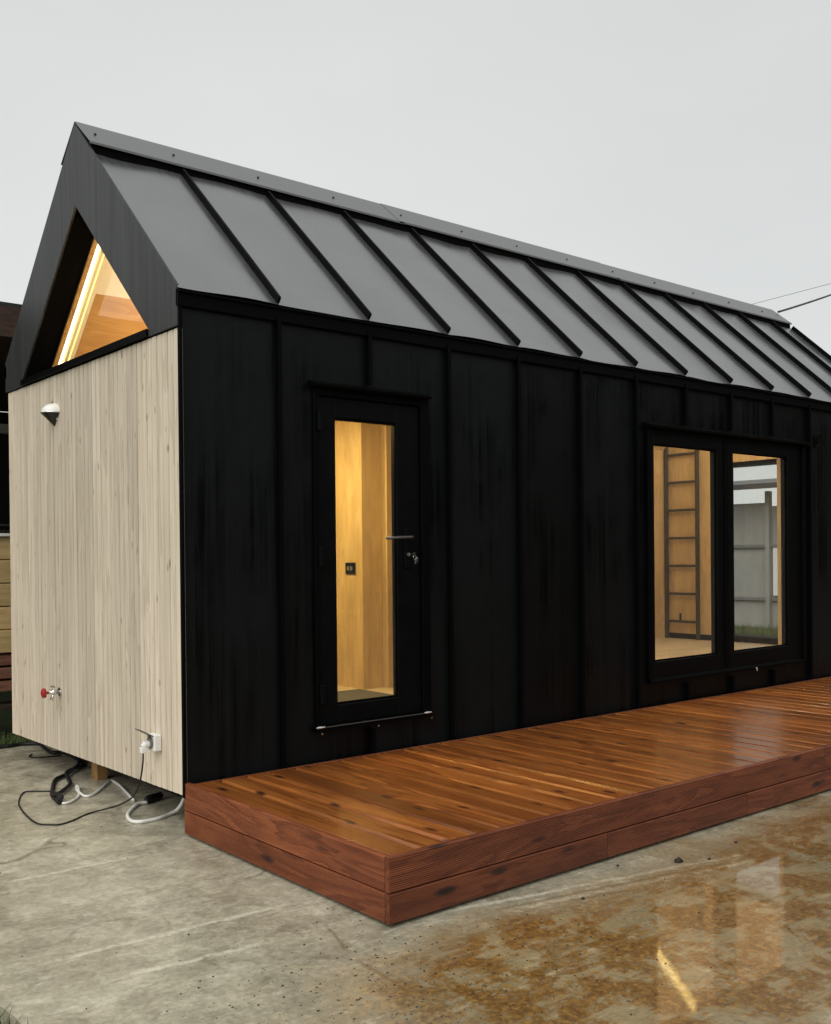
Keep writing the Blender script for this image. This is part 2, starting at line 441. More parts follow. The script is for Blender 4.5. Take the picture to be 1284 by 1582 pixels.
# ------------------------------------------------------------------ mesh helpers
class MB:
    def __init__(self):
        self.v, self.f = [], []
    def add(self, vs, fs):
        k = len(self.v)
        self.v += [tuple(p) for p in vs]
        self.f += [tuple(i + k for i in f) for f in fs]
        return self
    def box(self, x0, x1, y0, y1, z0, z1):
        return self.add([(x0, y0, z0), (x1, y0, z0), (x1, y1, z0), (x0, y1, z0), (x0, y0, z1), (x1, y0, z1), (x1, y1, z1), (x0, y1, z1)],
                        [(0, 3, 2, 1), (4, 5, 6, 7), (0, 1, 5, 4), (1, 2, 6, 5), (2, 3, 7, 6), (3, 0, 4, 7)])
    def prism(self, poly, axis, a, b):
        """extrude a 2-D polygon along axis from a to b; poly in the two other axes in order"""
        def P(uv, w):
            p = list(uv); p.insert(axis, w); return tuple(p)
        n = len(poly)
        vs = [P(p, a) for p in poly] + [P(p, b) for p in poly]
        fs = [tuple(range(n))[::-1], tuple(range(n, 2 * n))]
        fs += [(i, (i + 1) % n, (i + 1) % n + n, i + n) for i in range(n)]
        return self.add(vs, fs)
    def tube(self, pts, r, seg=8, closed=False, cap=True):
        pts = [Vector(p) for p in pts]
        n = len(pts)
        rr = r if hasattr(r, '__len__') else [r] * n
        vs, fs = [], []
        up = None
        for i, p in enumerate(pts):
            a = pts[(i - 1) % n] if (i > 0 or closed) else p
            b = pts[(i + 1) % n] if (i < n - 1 or closed) else p
            t = (b - a).normalized()
            if up is None:
                up = t.orthogonal().normalized()
            up = (up - t * up.dot(t))
            up = up.normalized() if up.length > 1e-6 else t.orthogonal().normalized()
            s = t.cross(up)
            for k in range(seg):
                an = 2 * math.pi * k / seg
                vs.append(p + (up * math.cos(an) + s * math.sin(an)) * rr[i])
        m = n if closed else n - 1
        for i in range(m):
            for k in range(seg):
                j = (i + 1) % n
                fs.append((i * seg + k, i * seg + (k + 1) % seg, j * seg + (k + 1) % seg, j * seg + k))
        if cap and not closed:
            fs.append(tuple(range(seg))[::-1])
            fs.append(tuple(range((n - 1) * seg, n * seg)))
        return self.add(vs, fs)
    def mesh(self, name, mat, bevel=0.0, smooth=False, seg=1):
        me = bpy.data.meshes.new(name)
        me.from_pydata(self.v, [], self.f)
        bm = bmesh.new(); bm.from_mesh(me)
        bmesh.ops.recalc_face_normals(bm, faces=bm.faces)
        if bevel:
            bmesh.ops.bevel(bm, geom=[e for e in bm.edges if len(e.link_faces) == 2 and e.calc_face_angle() > .5],
                            offset=bevel, segments=seg, affect='EDGES', profile=.5, clamp_overlap=True)
        bm.to_mesh(me); bm.free()
        if smooth:
            for p in me.polygons:
                p.use_smooth = True
        me.materials.append(mat)
        return me
    def build(self, name, mat, parent=None, bevel=0.0, smooth=False, seg=1, loc=None):
        return link(name, self.mesh(name, mat, bevel, smooth, seg), parent, loc)

def link(name, data, parent=None, loc=None, rot=None):
    o = bpy.data.objects.new(name, data)
    COL.objects.link(o)
    if parent is not None:
        o.parent = parent
    if loc is not None:
        o.location = loc
    if rot is not None:
        o.rotation_euler = rot
    return o

def tag(o, label, cat, group=None, kind=None):
    if label: o['label'] = label
    if cat: o['category'] = cat
    if group: o['group'] = group
    if kind: o['kind'] = kind
    return o

def empty(name, loc=(0, 0, 0), label=None, cat=None, group=None):
    o = link(name, None, None, loc)
    o.empty_display_size = .1
    return tag(o, label, cat, group)

def smooth_path(pts, n=8):
    """Catmull-Rom through the points"""
    P = [Vector(p) for p in pts]
    P = [P[0] * 2 - P[1]] + P + [P[-1] * 2 - P[-2]]
    out = []
    for i in range(1, len(P) - 2):
        for k in range(n):
            t = k / n
            a, b, c, d = P[i - 1], P[i], P[i + 1], P[i + 2]
            out.append(.5 * ((2 * b) + (c - a) * t + (2 * a - 5 * b + 4 * c - d) * t * t + (3 * b - a - 3 * c + d) * t ** 3))
    out.append(P[-2])
    return out

# ------------------------------------------------------------------ the ground
g = MB().add([(-600, -600, -.09), (600, -600, -.09), (600, 600, -.09), (-600, 600, -.09)], [(0, 1, 2, 3)])
o = g.build('ground', M['meadow']); o['kind'] = 'structure'

# yard slab, its left and rear edges a little broken
def rag(a, b, n, amp):
    return [(a[0] + (b[0] - a[0]) * i / n + random.uniform(-amp, amp), a[1] + (b[1] - a[1]) * i / n + random.uniform(-amp, amp)) for i in range(n)]
poly = rag((-1.30, -14), (-1.30, 3.0), 80, .012)[::-1] + [(-1.3, -14), (24, -14), (24, 3.0)]
poly = rag((-1.30, 3.0), (-1.30, -14), 80, .012) + [(-1.30, -14), (24, -14)] + rag((24, 3.02), (-1.30, 3.0), 100, .014)
o = MB().prism(poly, 2, -.16, 0.0).build('concrete_yard', M['yard']); o['kind'] = 'structure'

def blades(name, label, areas, hmin, hmax):
    b = MB()
    for (x0, x1, y0, y1, n) in areas:
        for _ in range(n):
            x, y = random.uniform(x0, x1), random.uniform(y0, y1)
            h = random.uniform(hmin, hmax); a = random.uniform(0, 6.28); w = random.uniform(.003, .006)
            lx, ly = math.cos(a + 1.3) * h * random.uniform(.1, .7), math.sin(a + 1.3) * h * random.uniform(.1, .7)
            dx, dy = math.cos(a) * w, math.sin(a) * w
            b.add([(x - dx, y - dy, -.09), (x + dx, y + dy, -.09), (x + lx * .4 + dx * .7, y + ly * .4 + dy * .7, -.09 + h * .6), (x + lx * .4 - dx * .7, y + ly * .4 - dy * .7, -.09 + h * .6), (x + lx, y + ly, -.09 + h)],
                  [(0, 1, 2, 3), (3, 2, 4)])
    return tag(b.build(name, M['blade']), label, 'grass', kind='stuff')
blades('grass', 'short green grass growing along the edges of the concrete yard',
       [(-1.6, 2.0, 3.02, 3.45, 9000), (-2.2, -1.31, -3.0, 3.0, 9000), (8.0, 14.5, 2.5, 7.5, 16000)], .07, .15)

# ------------------------------------------------------------------ the tiny house
W, L = 2.55, 7.55
ZE, ZR, ZW = 2.70, 3.93, 2.514
YR = 1.27
S, X0 = .5976, -.0326
XK = [0.0] + [X0 + k * S for k in range(1, 13)] + [L]
def zbot(y): return .20 - .024 * y / W
H = empty('tiny_house', (0, 0, 0), 'small black metal house with steep seamed roof and pale plank gable end', 'house')

# ---- front wall cladding
DO = (.80, 1.59, .43, 2.305)          # door opening
WO = (3.715, 5.815, .44, 2.285)       # window opening
wall = empty('front_wall'); wall.parent = H
for i in range(13):
    a, b = XK[i] + .001, XK[i + 1] - .001
    m = MB()
    rects = [(a, b, .19, 2.64)]
    for (ox0, ox1, oz0, oz1) in (DO, WO):
        new = []
        for (x0, x1, z0, z1) in rects:
            if ox1 <= x0 or ox0 >= x1:
                new.append((x0, x1, z0, z1)); continue
            if ox0 > x0: new.append((x0, ox0, z0, z1))
            if ox1 < x1: new.append((ox1, x1, z0, z1))
            u, v = max(x0, ox0), min(x1, ox1)
            new.append((u, v, z0, oz0)); new.append((u, v, oz1, z1))
        rects = new
    # pieces that touch stay one sheet; sheets above and below an opening are separate
    cols = {}
    if len(rects) == 2 and rects[0][:2] == rects[1][:2]:
        groups = [[rects[0]], [rects[1]]]
    else:
        groups = [rects]
    for gr in groups:
        m = MB()
        for (x0, x1, z0, z1) in gr:
            m.box(x0, x1, 0.0, .02, z0, z1)
        m.build('cladding_panel', M['black_wall'], wall)
for k in range(1, 13):
    x = XK[k]
    spans = [(.19, 2.64)]
    if DO[0] < x < DO[1]: spans = [(.19, DO[2] - .03), (DO[3] + .035, 2.64)]
    if WO[0] - .05 < x < WO[1] + .05: spans = [(.19, WO[2] - .05), (WO[3] + .05, 2.64)]
    for z0, z1 in spans:
        MB().prism([(x - .005, -.001), (x - .005, -.026), (x - .012, -.026), (x - .012, -.034), (x + .012, -.034), (x + .012, -.026), (x + .005, -.026), (x + .005, -.001)], 2, z0, z1).build('standing_seam', M['black_trim'], wall)
MB().box(-.004, .012, -.022, -.001, .19, 2.64).build('corner_trim', M['black_trim'], wall)

# ---- roof
CY, CZ, RZ = 1.045, 3.760, 3.946
roof = empty('roof'); roof.parent = H
EY, EZ, TY, TZ = -.03, ZE, 1.262, 3.893
sl = math.hypot(TY - EY, TZ - EZ); ux, uz = (TY - EY) / sl, (TZ - EZ) / sl     # up-slope unit (y,z)
nx, nz_ = -uz, ux                                                               # outward normal (y,z) of the front slope
def panel_mesh(x0, x1, seed, mirror):
    m = MB(); NX, NS = 9, 26
    rnd = random.Random(seed)
    ph = [rnd.uniform(0, 6.28) for _ in range(4)]
    for j in range(NS + 1):
        for i in range(NX + 1):
            fx, fs = i / NX, j / NS
            e = math.sin(math.pi * fx) ** .8
            d = e * (.0050 * math.sin(fs * 7 + ph[0] + fx * 3) + .0022 * math.sin(fs * 16 + ph[1] - fx * 4) + .0050 * math.sin(fs * 3.3 + ph[2]))
            y = EY + ux * sl * fs + nx * d
            z = EZ + uz * sl * fs + nz_ * d
            m.v.append((x0 + (x1 - x0) * fx, (2 * YR - y) if mirror else y, z))
    for j in range(NS):
        for i in range(NX):
            k = j * (NX + 1) + i
            m.f.append((k, k + 1, k + NX + 2, k + NX + 1))
    return m
for mirror in (False, True):
    for i in range(13):
        panel_mesh(XK[i] + (.0 if i else -.012), XK[i + 1], i + 40 * mirror, mirror).build('roof_panel', M['roof'], roof, smooth=True)
    for k in range(1, 14):
        x = XK[k] - (.012 if k == 13 else 0)
        m = MB()
        a = .012; b = (CY + .01 - EY) / ux
        def P(s, h):
            y = EY + ux * s + nx * h; z = EZ + uz * s + nz_ * h
            return ((2 * YR - y) if mirror else y, z)
        m.prism([P(a, 0.001), P(b, .001), P(b, .038), P(a + .008, .038), P(a, .030)], 0, x - .0075, x + .0075)
        m.build('roof_seam', M['black_trim'], roof, bevel=.0015)
    # eave drip edge
    s_ = -1 if not mirror else 1
    y0 = EY if not mirror else 2 * YR - EY
    m = MB().box(-.012, L, min(y0 - s_ * .004, y0 - s_ * .026), max(y0 - s_ * .004, y0 - s_ * .026), ZE - .085, ZE - .006)
    m.prism([(y0 + s_ * .010, ZE - .010), (y0 - s_ * .02, ZE - .004), (y0 - s_ * .02, ZE - .016), (y0 + s_ * .010, ZE - .020)], 0, -.012, L)
    m.build('eave_flashing', M['black_trim'], roof)
# closure strip and ridge cap in three lengths
MB().prism([(CY + .010, CZ - .085), (CY + .012, CZ - .004), (YR, RZ - .02), (2 * YR - CY - .012, CZ - .004), (2 * YR - CY - .010, CZ - .085)], 0, .004, L - .03).build('ridge_closure', M['black_gap'], roof)
cap_x = [-.012, 2.30, 4.72, L - .02]
for c in range(3):
    t = .003
    xa, xb = cap_x[c] - (.04 if c else 0), cap_x[c + 1]
    dz = .0035 * (c % 2)
    prof = [(CY, CZ + dz), (YR, RZ + dz), (2 * YR - CY, CZ + dz), (2 * YR - CY, CZ - t + dz), (YR, RZ - t - .001 + dz), (CY, CZ - t + dz)]
    m = MB().prism(prof, 0, xa, xb)
    m.box(xa, xb, CY - .002, CY + .001, CZ - .014 + dz, CZ - .001 + dz)
    cap = m.build('ridge_cap', M['cap'], roof)
for k in range(0, 13):
    x = .06 if k == 0 else XK[k] - .01
    y = CY + .10; z = CZ + (RZ - CZ) / (YR - CY) * .10
    MB().tube([(x, y + .001, z - .002), (x, y - .006, z + .008)], .0075, 8).build('screw', M['screw'], roof)

# ---- near gable: boards with a deep triangular window
TB, TT = (.31, 2.23, 2.555), (1.27, 3.45)
gable = empty('near_gable'); gable.parent = H
XG = -.012
MB().prism([(-.014, ZW + .004), (-.014, ZE + .018), (YR, ZR + .004), (YR, TT[1]), (TB[0], TB[2]), (TB[0], ZW + .004)], 0, XG, .0).build('gable_board', M['gable_board'], gable)
MB().prism([(W + .014, ZW + .004), (W + .014, ZE + .018), (YR + .001, ZR + .004), (YR + .001, TT[1]), (TB[1], TB[2]), (TB[1], ZW + .004)], 0, XG, .0).build('gable_board', M['gable_board'], gable)
MB().box(XG - .012, .0, TB[0] + .001, TB[1] - .001, ZW + .006, TB[2]).build('sill_flashing', M['black_trim'], gable)
RD = .15     # depth of the black reveal
th = .012
def inset(d):
    # triangle offset outward by d
    k = (TT[1] - TB[2]) / (YR - TB[0]); h = math.hypot(1, k)
    return [(TB[0] - d * (h + 1) / k, TB[2] - d), (TB[1] + d * (h + 1) / k, TB[2] - d), (YR, TT[1] + d * h)]
A, B = inset(0), inset(th)
for i, nm in ((0, 'reveal'), (1, 'reveal'), (2, 'reveal')):
    j = (i + 1) % 3
    MB().prism([A[i], A[j], B[j], B[i]], 0, .001, RD).build('window_reveal', M['black_gap'] if i else M['black_trim'], gable)
def tri_ring(name, mat, x0, x1, d0, d1):
    a, b = inset(d0), inset(d1)
    m = MB()
    for i in range(3):
        j = (i + 1) % 3
        m.prism([a[i], a[j], b[j], b[i]], 0, x0, x1)
    return m.build(name, mat, gable)
tri_ring('window_frame', M['ply_orange'], RD + .001, RD + .03, -.012, th)
a = inset(-.008)
MB().prism(a, 0, RD + .012, RD + .018).build('pane', M['glass_gable'], gable)
# planks: vertical, with V joints
MB().box(.03, .16, .03, W - .03, .25, 2.540).build('gable_light_stop', M['black_gap'], H)  # unseen backing added to stop light leaking below the sill
planks = empty('plank_wall'); planks.parent = H
NPL = 21; pw = (W + .004) / NPL
for i in range(NPL):
    y0 = -.004 + i * pw; y1 = y0 + pw
    c = .007
    z0, z1 = zbot((y0 + y1) / 2), ZW - .004
    pr = [(0.016, y0 + .0004), (0.0, y0 + c), (0.0, (y0 + y1) / 2 - .007), (.013, (y0 + y1) / 2), (0.0, (y0 + y1) / 2 + .007), (0.0, y1 - c), (0.016, y1 - .0004), (.022, y1 - .0004), (.022, y0 + .0004)]
    off = random.uniform(-.0012, .0012)
    m = MB(); n = len(pr)
    vs = [(p[0] + (off if p[0] < .02 else 0), p[1], zbot(p[1])) for p in pr] + [(p[0] + (off if p[0] < .02 else 0), p[1], z1) for p in pr]
    cy = (y0 + y1) / 2
    vs = [(x, y - cy, z) for x, y, z in vs]
    m.add(vs, [tuple(range(n))[::-1], tuple(range(n, 2 * n))] + [(k, (k + 1) % n, (k + 1) % n + n, k + n) for k in range(n)])
    m.build('plank', M['larch'], planks, loc=(0, cy, 0))
# ---- far gable, rear wall, base
m = MB()
EW = (.72, 1.75, .43, 2.33)      # end window opening
for r in ((0.03, EW[0], .19, 2.69), (EW[1], W - .03, .19, 2.69), (EW[0], EW[1], .19, EW[2]), (EW[0], EW[1], EW[3], 2.69)):
    m.box(L - .05, L - .02, *r)
m.prism([(.03, 2.691), (YR, 3.88), (W - .03, 2.691)], 0, L - .05, L - .02)
m.build('far_gable_wall', M['black_wall'], H)
m = MB().box(0.03, L - .02, W - .02, W, .18, 2.64)
m.build('rear_wall', M['black_wall'], H)
MB().box(.03, L - .06, .025, W - .025, .205, .235).build('underfloor', M['black_gap'], H)

MB().box(.03, L - .06, .025, .11, 2.50, 2.735).build('eave_light_stop', M['black_gap'], H)  # unseen strip added to stop interior light leaking at the eave
MB().box(.03, L - .06, W - .11, W - .025, 2.50, 2.735).build('eave_light_stop', M['black_gap'], H)  # matching light stop added at the rear eave
# ---- interior
FZ = .40
IX0, IX1, IY0, IY1 = .26, 7.25, .13, 2.43
MB().box(.03, IX1 + .05, .03, IY1 + .05, FZ - .04, FZ).build('interior_floor', M['floor'], H)
m = MB()
for r in ((.03, DO[0] + .02, FZ, 2.66), (DO[1] - .02, WO[0] + .04, FZ, 2.66), (WO[1] - .02, IX1, FZ, 2.66), (DO[0] + .02, DO[1] - .02, 2.27, 2.66),
          (WO[0] + .04, WO[1] - .02, FZ, .545), (WO[0] + .04, WO[1] - .02, 2.215, 2.66)):
    m.box(r[0], r[1], IY0 - .01, IY0, r[2], r[3])
m.build('interior_front_lining', M['ply'], H)
MB().box(.03, IX1, IY1, IY1 + .02, FZ, 2.62).build('interior_rear_lining', M['ply'], H)
m = MB()
for r in ((IY0, EW[0], FZ, 2.62), (EW[1], IY1, FZ, 2.62), (EW[0], EW[1], EW[3], 2.62)):
    m.box(IX1, IX1 + .02, *r)
m.prism([(IY0, 2.621), (YR, 3.72), (IY1, 2.621)], 0, IX1, IX1 + .02)
m.build('interior_end_lining', M['ply'], H)
m = MB().box(IX1 - .012, IX1, EW[1] + .02, IY1, FZ + .001, FZ + .06)
m.build('skirting_board', M['black_trim'], H)
# end window: frame and pane
m = MB()
fr = .06
m.box(IX1 + .021, L - .051, EW[0], EW[0] + fr, EW[2], EW[3]); m.box(IX1 + .021, L - .051, EW[1] - fr * .3, EW[1], EW[2], EW[3])
m.box(IX1 + .021, L - .051, EW[0] + fr, EW[1] - fr * .3, EW[2], EW[2] + .035); m.box(IX1 + .021, L - .051, EW[0] + fr, EW[1] - fr * .3, EW[3] - .04, EW[3])
endw = m.build('end_window', M['black_trim'], H)
MB().box(L - .06, L - .054, EW[0] + fr, EW[1] - fr * .3, EW[2] + .035, EW[3] - .04).build('pane', M['glass_gable'], endw)
# sloping ceilings in the plane of the gable window's reveal
ck = (TT[1] - TB[2]) / (YR - TB[0])
def cz(y): return TT[1] - ck * abs(y - YR) + .0
def slope_strip(name, mat, x0, x1, ya, yb, t=.012, lift=0.0):
    # a board on the sloping ceiling between ya and yb
    n = 1 if ya >= YR else -1
    h = math.hypot(1, ck)
    oy, oz = n * ck / h, 1 / h
    return MB().prism([(ya + oy * lift, cz(ya) + oz * lift), (yb + oy * lift, cz(yb) + oz * lift), (yb + oy * (lift + t), cz(yb) + oz * (lift + t)), (ya + oy * (lift + t), cz(ya) + oz * (lift + t))], 0, x0, x1).build(name, mat, H)
YB = 1.685                                     # cream above, amber plywood below
xs = .181
slope_strip('led_strip', M['led_white'], .186, .206, YR + .02, 2.45)
slope_strip('led_strip', M['led_line'], .210, .218, YR + .02, 2.40, lift=.003)
slope_strip('ceiling_batten', M['cream'], .219, .240, YR, 2.45)
slope_strip('led_strip', M['led_line'], .241, .249, YR + .02, 2.40, lift=.003)
slope_strip('ceiling_batten', M['cream'], .252, .275, YR, 2.45)
XM = 2.65                                      # beyond the loft the ceiling sits higher
slope_strip('ceiling_panel', M['cream'], .276, XM, YR, YB)
slope_strip('ceiling_panel', M['ply_orange'], .276, XM, YB + .001, 2.45)
slope_strip('ceiling_panel', M['cream'], .182, XM, .10, YR - .001)
slope_strip('ceiling_panel', M['ply'], XM + .001, 6.485, YR, 2.36, lift=.11)
slope_strip('led_strip', M['led'], 6.487, 6.497, YR + .1, 2.30, lift=.108)
slope_strip('ceiling_panel', M['ply'], 6.499, IX1, YR, 2.36, lift=.11)
slope_strip('ceiling_panel', M['ply'], XM + .001, IX1, .18, YR - .001, lift=.11)
MB().prism([(.13, 2.47), (YR, 3.62), (2.43, 2.47)], 0, XM - .02, XM - .001).build('loft_end_panel', M['ply'], H)
for (xa, xb) in ((.5, 2.4), (3.2, 7.0)):  # unseen glowing bars added on the front slope to brighten the rooms
    slope_strip('fill_bar', M['fill_bar'] if xb > 3 else M['fill_loft'], xa, xb, .70, .76, t=.012, lift=(-.014 if xb < 3 else .094))
# loft floor over the near end
MB().box(.19, 2.60, .14, IY1 - .002, 2.38, 2.46).build('loft_floor', M['ply'], H)
# bathroom box behind the door
MB().box(2.10, 3.2, 1.32, IY1 - .002, FZ + .001, 2.378).build('bathroom_box', M['ply'], H)
MB().box(2.280, 2.325, 1.255, 1.318, FZ + .001, 2.378).build('partition_post', M['ply'], H)
for (x, y) in ((1.25, 1.55), (1.25, .75)):
    MB().tube([(x, y, 2.379), (x, y, 2.366)], .05, 16).build('downlight', M['led_soft'], H)

# ---- door
door = empty('door'); door.parent = H
gx0, gx1, gz0, gz1 = .937, 1.367, .553, 2.139
m = MB()
m.box(.817, gx0, -.002, .05, .448, 2.250); m.box(gx1, 1.540, -.002, .05, .448, 2.250)
m.box(gx0, gx1, -.002, .05, gz1, 2.250); m.box(gx0, gx1, -.002, .05, .448, gz0)
m.build('leaf', M['frame'], door, bevel=.004)
m = MB()
m.box(.785, .815, -.02, .118, .447, 2.308); m.box(1.542, 1.605, -.02, .118, .447, 2.308); m.box(.815, 1.542, -.02, .118, 2.252, 2.308)
m.build('frame', M['black_trim'], door, bevel=.003)
m = MB().prism([(-.065, 2.305), (-.002, 2.330), (-.002, 2.292), (-.058, 2.292)], 0, .765, 1.59)
m.build('drip_flashing', M['black_trim'], door)
m = MB()
for (a, b, c, d) in ((gx0, gx0 + .005, gz0, gz1), (gx1 - .005, gx1, gz0, gz1), (gx0 + .005, gx1 - .005, gz0, gz0 + .012), (gx0 + .005, gx1 - .005, gz1 - .012, gz1)):
    m.box(a, b, .006, .018, c, d)
m.build('glazing_bead', M['black_trim'], door)
MB().box(gx0 + .002, gx1 - .002, .019, .025, gz0 + .002, gz1 - .002).build('pane', M['glass'], door)
for z in (2.11, 1.37, .62):
    MB().box(.806, .838, -.034, -.004, z - .055, z + .055).build('hinge', M['frame'], door, bevel=.004)
MB().box(.765, 1.580, -.05, .02, .425, .445).build('threshold', M['black_trim'], door)
MB().tube([(.785, -.052, .447), (1.545, -.052, .447)], .003, 8).build('threshold_rail', M['ladder'], door)
for x in (.785, 1.545):
    MB().tube([(x - .028, -.054, .450), (x - .01, -.055, .451), (x + .028, -.054, .450)], [.004, .009, .004], 8).build('rail_end', M['chrome'], door)
for x in (.795, 1.18, 1.575):
    MB().tube([(x, -.05, .415), (x, -.056, .415)], .006, 8).build('screw', M['steel'], door)
m = MB().box(1.418, 1.458, -.012, -.002, 1.30, 1.53)
m.build('lock_plate', M['frame'], door, bevel=.004)
m = MB().tube([(1.438, -.01, 1.480), (1.438, -.055, 1.480)], .010, 10)
m.tube([(1.448, -.055, 1.480), (1.426, -.057, 1.480), (1.35, -.055, 1.478), (1.252, -.050, 1.474)], [.009, .010, .009, .008], 10)
m.build('lever_handle', M['lever'], door, smooth=True)
MB().tube([(1.438, -.012, 1.380), (1.438, -.024, 1.380)], .012, 12).build('lock_cylinder', M['steel'], door)
K = empty('key_bunch', (1.438, -.03, 1.380), 'small bunch of steel keys hanging in the door lock', 'keys')
MB().box(-.0015, .0015, -.03, .005, -.005, .005).add([(-.0015, -.05, -.012), (.0015, -.05, -.012), (.0015, -.03, -.012), (-.0015, -.03, -.012), (-.0015, -.05, .012), (.0015, -.05, .012), (.0015, -.03, .012), (-.0015, -.03, .012)],
   [(0, 3, 2, 1), (4, 5, 6, 7), (0, 1, 5, 4), (1, 2, 6, 5), (2, 3, 7, 6), (3, 0, 4, 7)]).build('key', M['steel'], K)
MB().tube([(.012 * math.cos(t * .524), -.048, -.012 + .012 * math.sin(t * .524) - .006) for t in range(12)], .0014, 6, closed=True).build('key_ring', M['chrome'], K)
MB().box(.006, .024, -.050, -.047, -.046, -.020).build('key', M['chrome'], K, bevel=.0012)
MB().box(-.006, .006, -.052, -.0505, -.055, -.030).build('key', M['steel'], K)

# ---- window
win = empty('window'); win.parent = H
wz0, wz1 = .573, 2.172
P1, P2 = (3.78, 4.575), (4.80, 5.608)
m = MB()
m.box(3.716, P1[0], -.006, .06, .442, 2.283); m.box(P1[1], P2[0], -.006, .06, .442, 2.283); m.box(P2[1], 5.813, -.006, .06, .442, 2.283)
for p in (P1, P2):
    m.box(p[0], p[1], -.006, .06, wz1, 2.283); m.box(p[0], p[1], -.006, .06, .442, wz0)
m.build('frame', M['frame'], win, bevel=.004)
m = MB()
m.box(4.665, 4.715, -.016, -.007, .47, 2.25)
m.build('sash_joint', M['black_trim'], win, bevel=.003)
for p in (P1, P2):
    m = MB()
    for (a, b, c, d) in ((p[0], p[0] + .005, wz0, wz1), (p[1] - .005, p[1], wz0, wz1), (p[0] + .005, p[1] - .005, wz0, wz0 + .012), (p[0] + .005, p[1] - .005, wz1 - .012, wz1)):
        m.box(a, b, .008, .02, c, d)
    m.build('glazing_bead', M['black_trim'], win)
    MB().box(p[0] + .002, p[1] - .002, .021, .027, wz0 + .002, wz1 - .002).build('pane', M['glass'], win)
for xa, xb in ((3.68, 3.712), (5.816, 5.865)):
    MB().box(xa, xb, -.03, -.001, .44, 2.283).build('side_trim', M['black_trim'], win, bevel=.004)
MB().prism([(-.068, 2.300), (-.002, 2.325), (-.002, 2.284), (-.06, 2.284)], 0, 3.66, 5.89).build('drip_flashing', M['black_trim'], win)
MB().prism([(-.034, .436), (-.002, .455), (-.002, .42), (-.034, .420)], 0, 3.69, 5.86).build('sill', M['black_trim'], win)
MB().tube([(5.05, -.036, .43), (5.05, -.048, .43), (5.05, -.05, .41)], .008, 8).build('drain_nozzle', M['steel'], win)
m = MB()   # timber reveal inside
m.box(P2[1] + .062 + .002, P2[1] + .08, .061, IY0, .547, 2.213)
m.box(P1[0] - .02, P1[0] - .002, .061, IY0, .547, 2.213)
m.box(P1[0] - .02, P2[1] + .08, .061, IY0 + .02, .53, .546)
m.build('inner_reveal', M['ply'], win)

# ------------------------------------------------------------------ deck
D, ZD, DL = 1.645, .262, 7.6
deck = empty('wooden_deck', (0, 0, 0), 'low reddish brown timber deck along the black front wall', 'deck')
bw, gap = .133, .013
nb = int(DL / (bw + gap))
bm_ = MB().box(-bw / 2, bw / 2, -(D - .028) / 2, (D - .028) / 2 - .04, -.014, .014).mesh('deck_board', M['deck_top'], bevel=.010)
top = empty('deck_top'); top.parent = deck
for i in range(nb):
    x = .030 + bw / 2 + i * (bw + gap)
    link('deck_board', bm_, top, (x, -(D) / 2, ZD - .016 + random.uniform(-.0012, .0012)), (random.uniform(-.0008, .0008), random.uniform(-.004, .004), random.uniform(-.0012, .0012)))
def fascia(z0, z1, t, n=15):
    """grooved face: outline in (depth, z); depth 0 is the outer face"""
    pts = [(t, z0), (.004, z0), (0, z0 + .004)]
    h = (z1 - z0 - .016) / n
    for i in range(n):
        a = z0 + .008 + i * h
        pts += [(0, a + h * .05), (.0015, a + h * .3), (.0015, a + h * .55), (0, a + h * .8)]
    pts += [(0, z1 - .005), (.0045, z1), (t, z1)]
    return pts
Z1 = .128
front = empty('front_fascia'); front.parent = deck
for (z0, z1, xs_) in ((Z1 + .002, ZD + .002, [0.0, 3.153, 5.4, DL]), (.014, Z1 - .002, [0.0, 1.243, 2.362, 2.62, 4.6, DL])):
    for a, b in zip(xs_[:-1], xs_[1:]):
        cx = (a + b) / 2
        pf = [(-D + d, z) for d, z in fascia(z0, z1, .026)]
        MB().prism(pf, 0, a + .001 - cx + (.0 if a else 0), b - .0015 - cx).build('fascia_board', M['deck_side'], front, loc=(cx, 0, 0))
sidef = empty('side_fascia'); sidef.parent = deck
for (z0, z1) in ((Z1 + .002, ZD + .002), (.014, Z1 - .002)):
    pf = [(d, z) for d, z in fascia(z0, z1, .026)]
    MB().prism(pf, 1, -D + .0285, -.012).build('fascia_board', M['deck_edge'], sidef)
MB().box(.028, DL, -.053, -.036, .10, ZD - .003).build('ledger_board', M['deck_side'], deck, bevel=.002)
for y in (-.25, -.85, -1.45):
    MB().box(.05, DL - .05, y - .03, y + .03, .004, ZD - .034).build('joist', M['deck_side'], deck)

# ------------------------------------------------------------------ running gear under the house
ch = empty('trailer_chassis', (0, 0, 0), 'dark steel trailer chassis in the shadow under the house', 'trailer')
for y in (.45, 2.1):
    MB().box(.92, 7.2, y - .03, y + .03, .10, .2045).build('side_member', M['chassis'], ch)
for x in (1.0, 2.6, 4.2, 6.0):
    MB().box(x, x + .05, .481, 2.069, .12, .2045).build('cross_member', M['chassis'], ch)
MB().box(.24, .9, .08, 1.36, .065, .2045).build('shade_box', M['black_gap'], ch)  # dark box added to deepen the shade under the house
tag(MB().box(-.035, .035, -.045, .045, 0.0, .2045).build('support_block', M['post_wood'], bevel=.003, loc=(.20, 1.53, 0)),
    'short orange timber prop standing under the gable wall', 'timber prop')

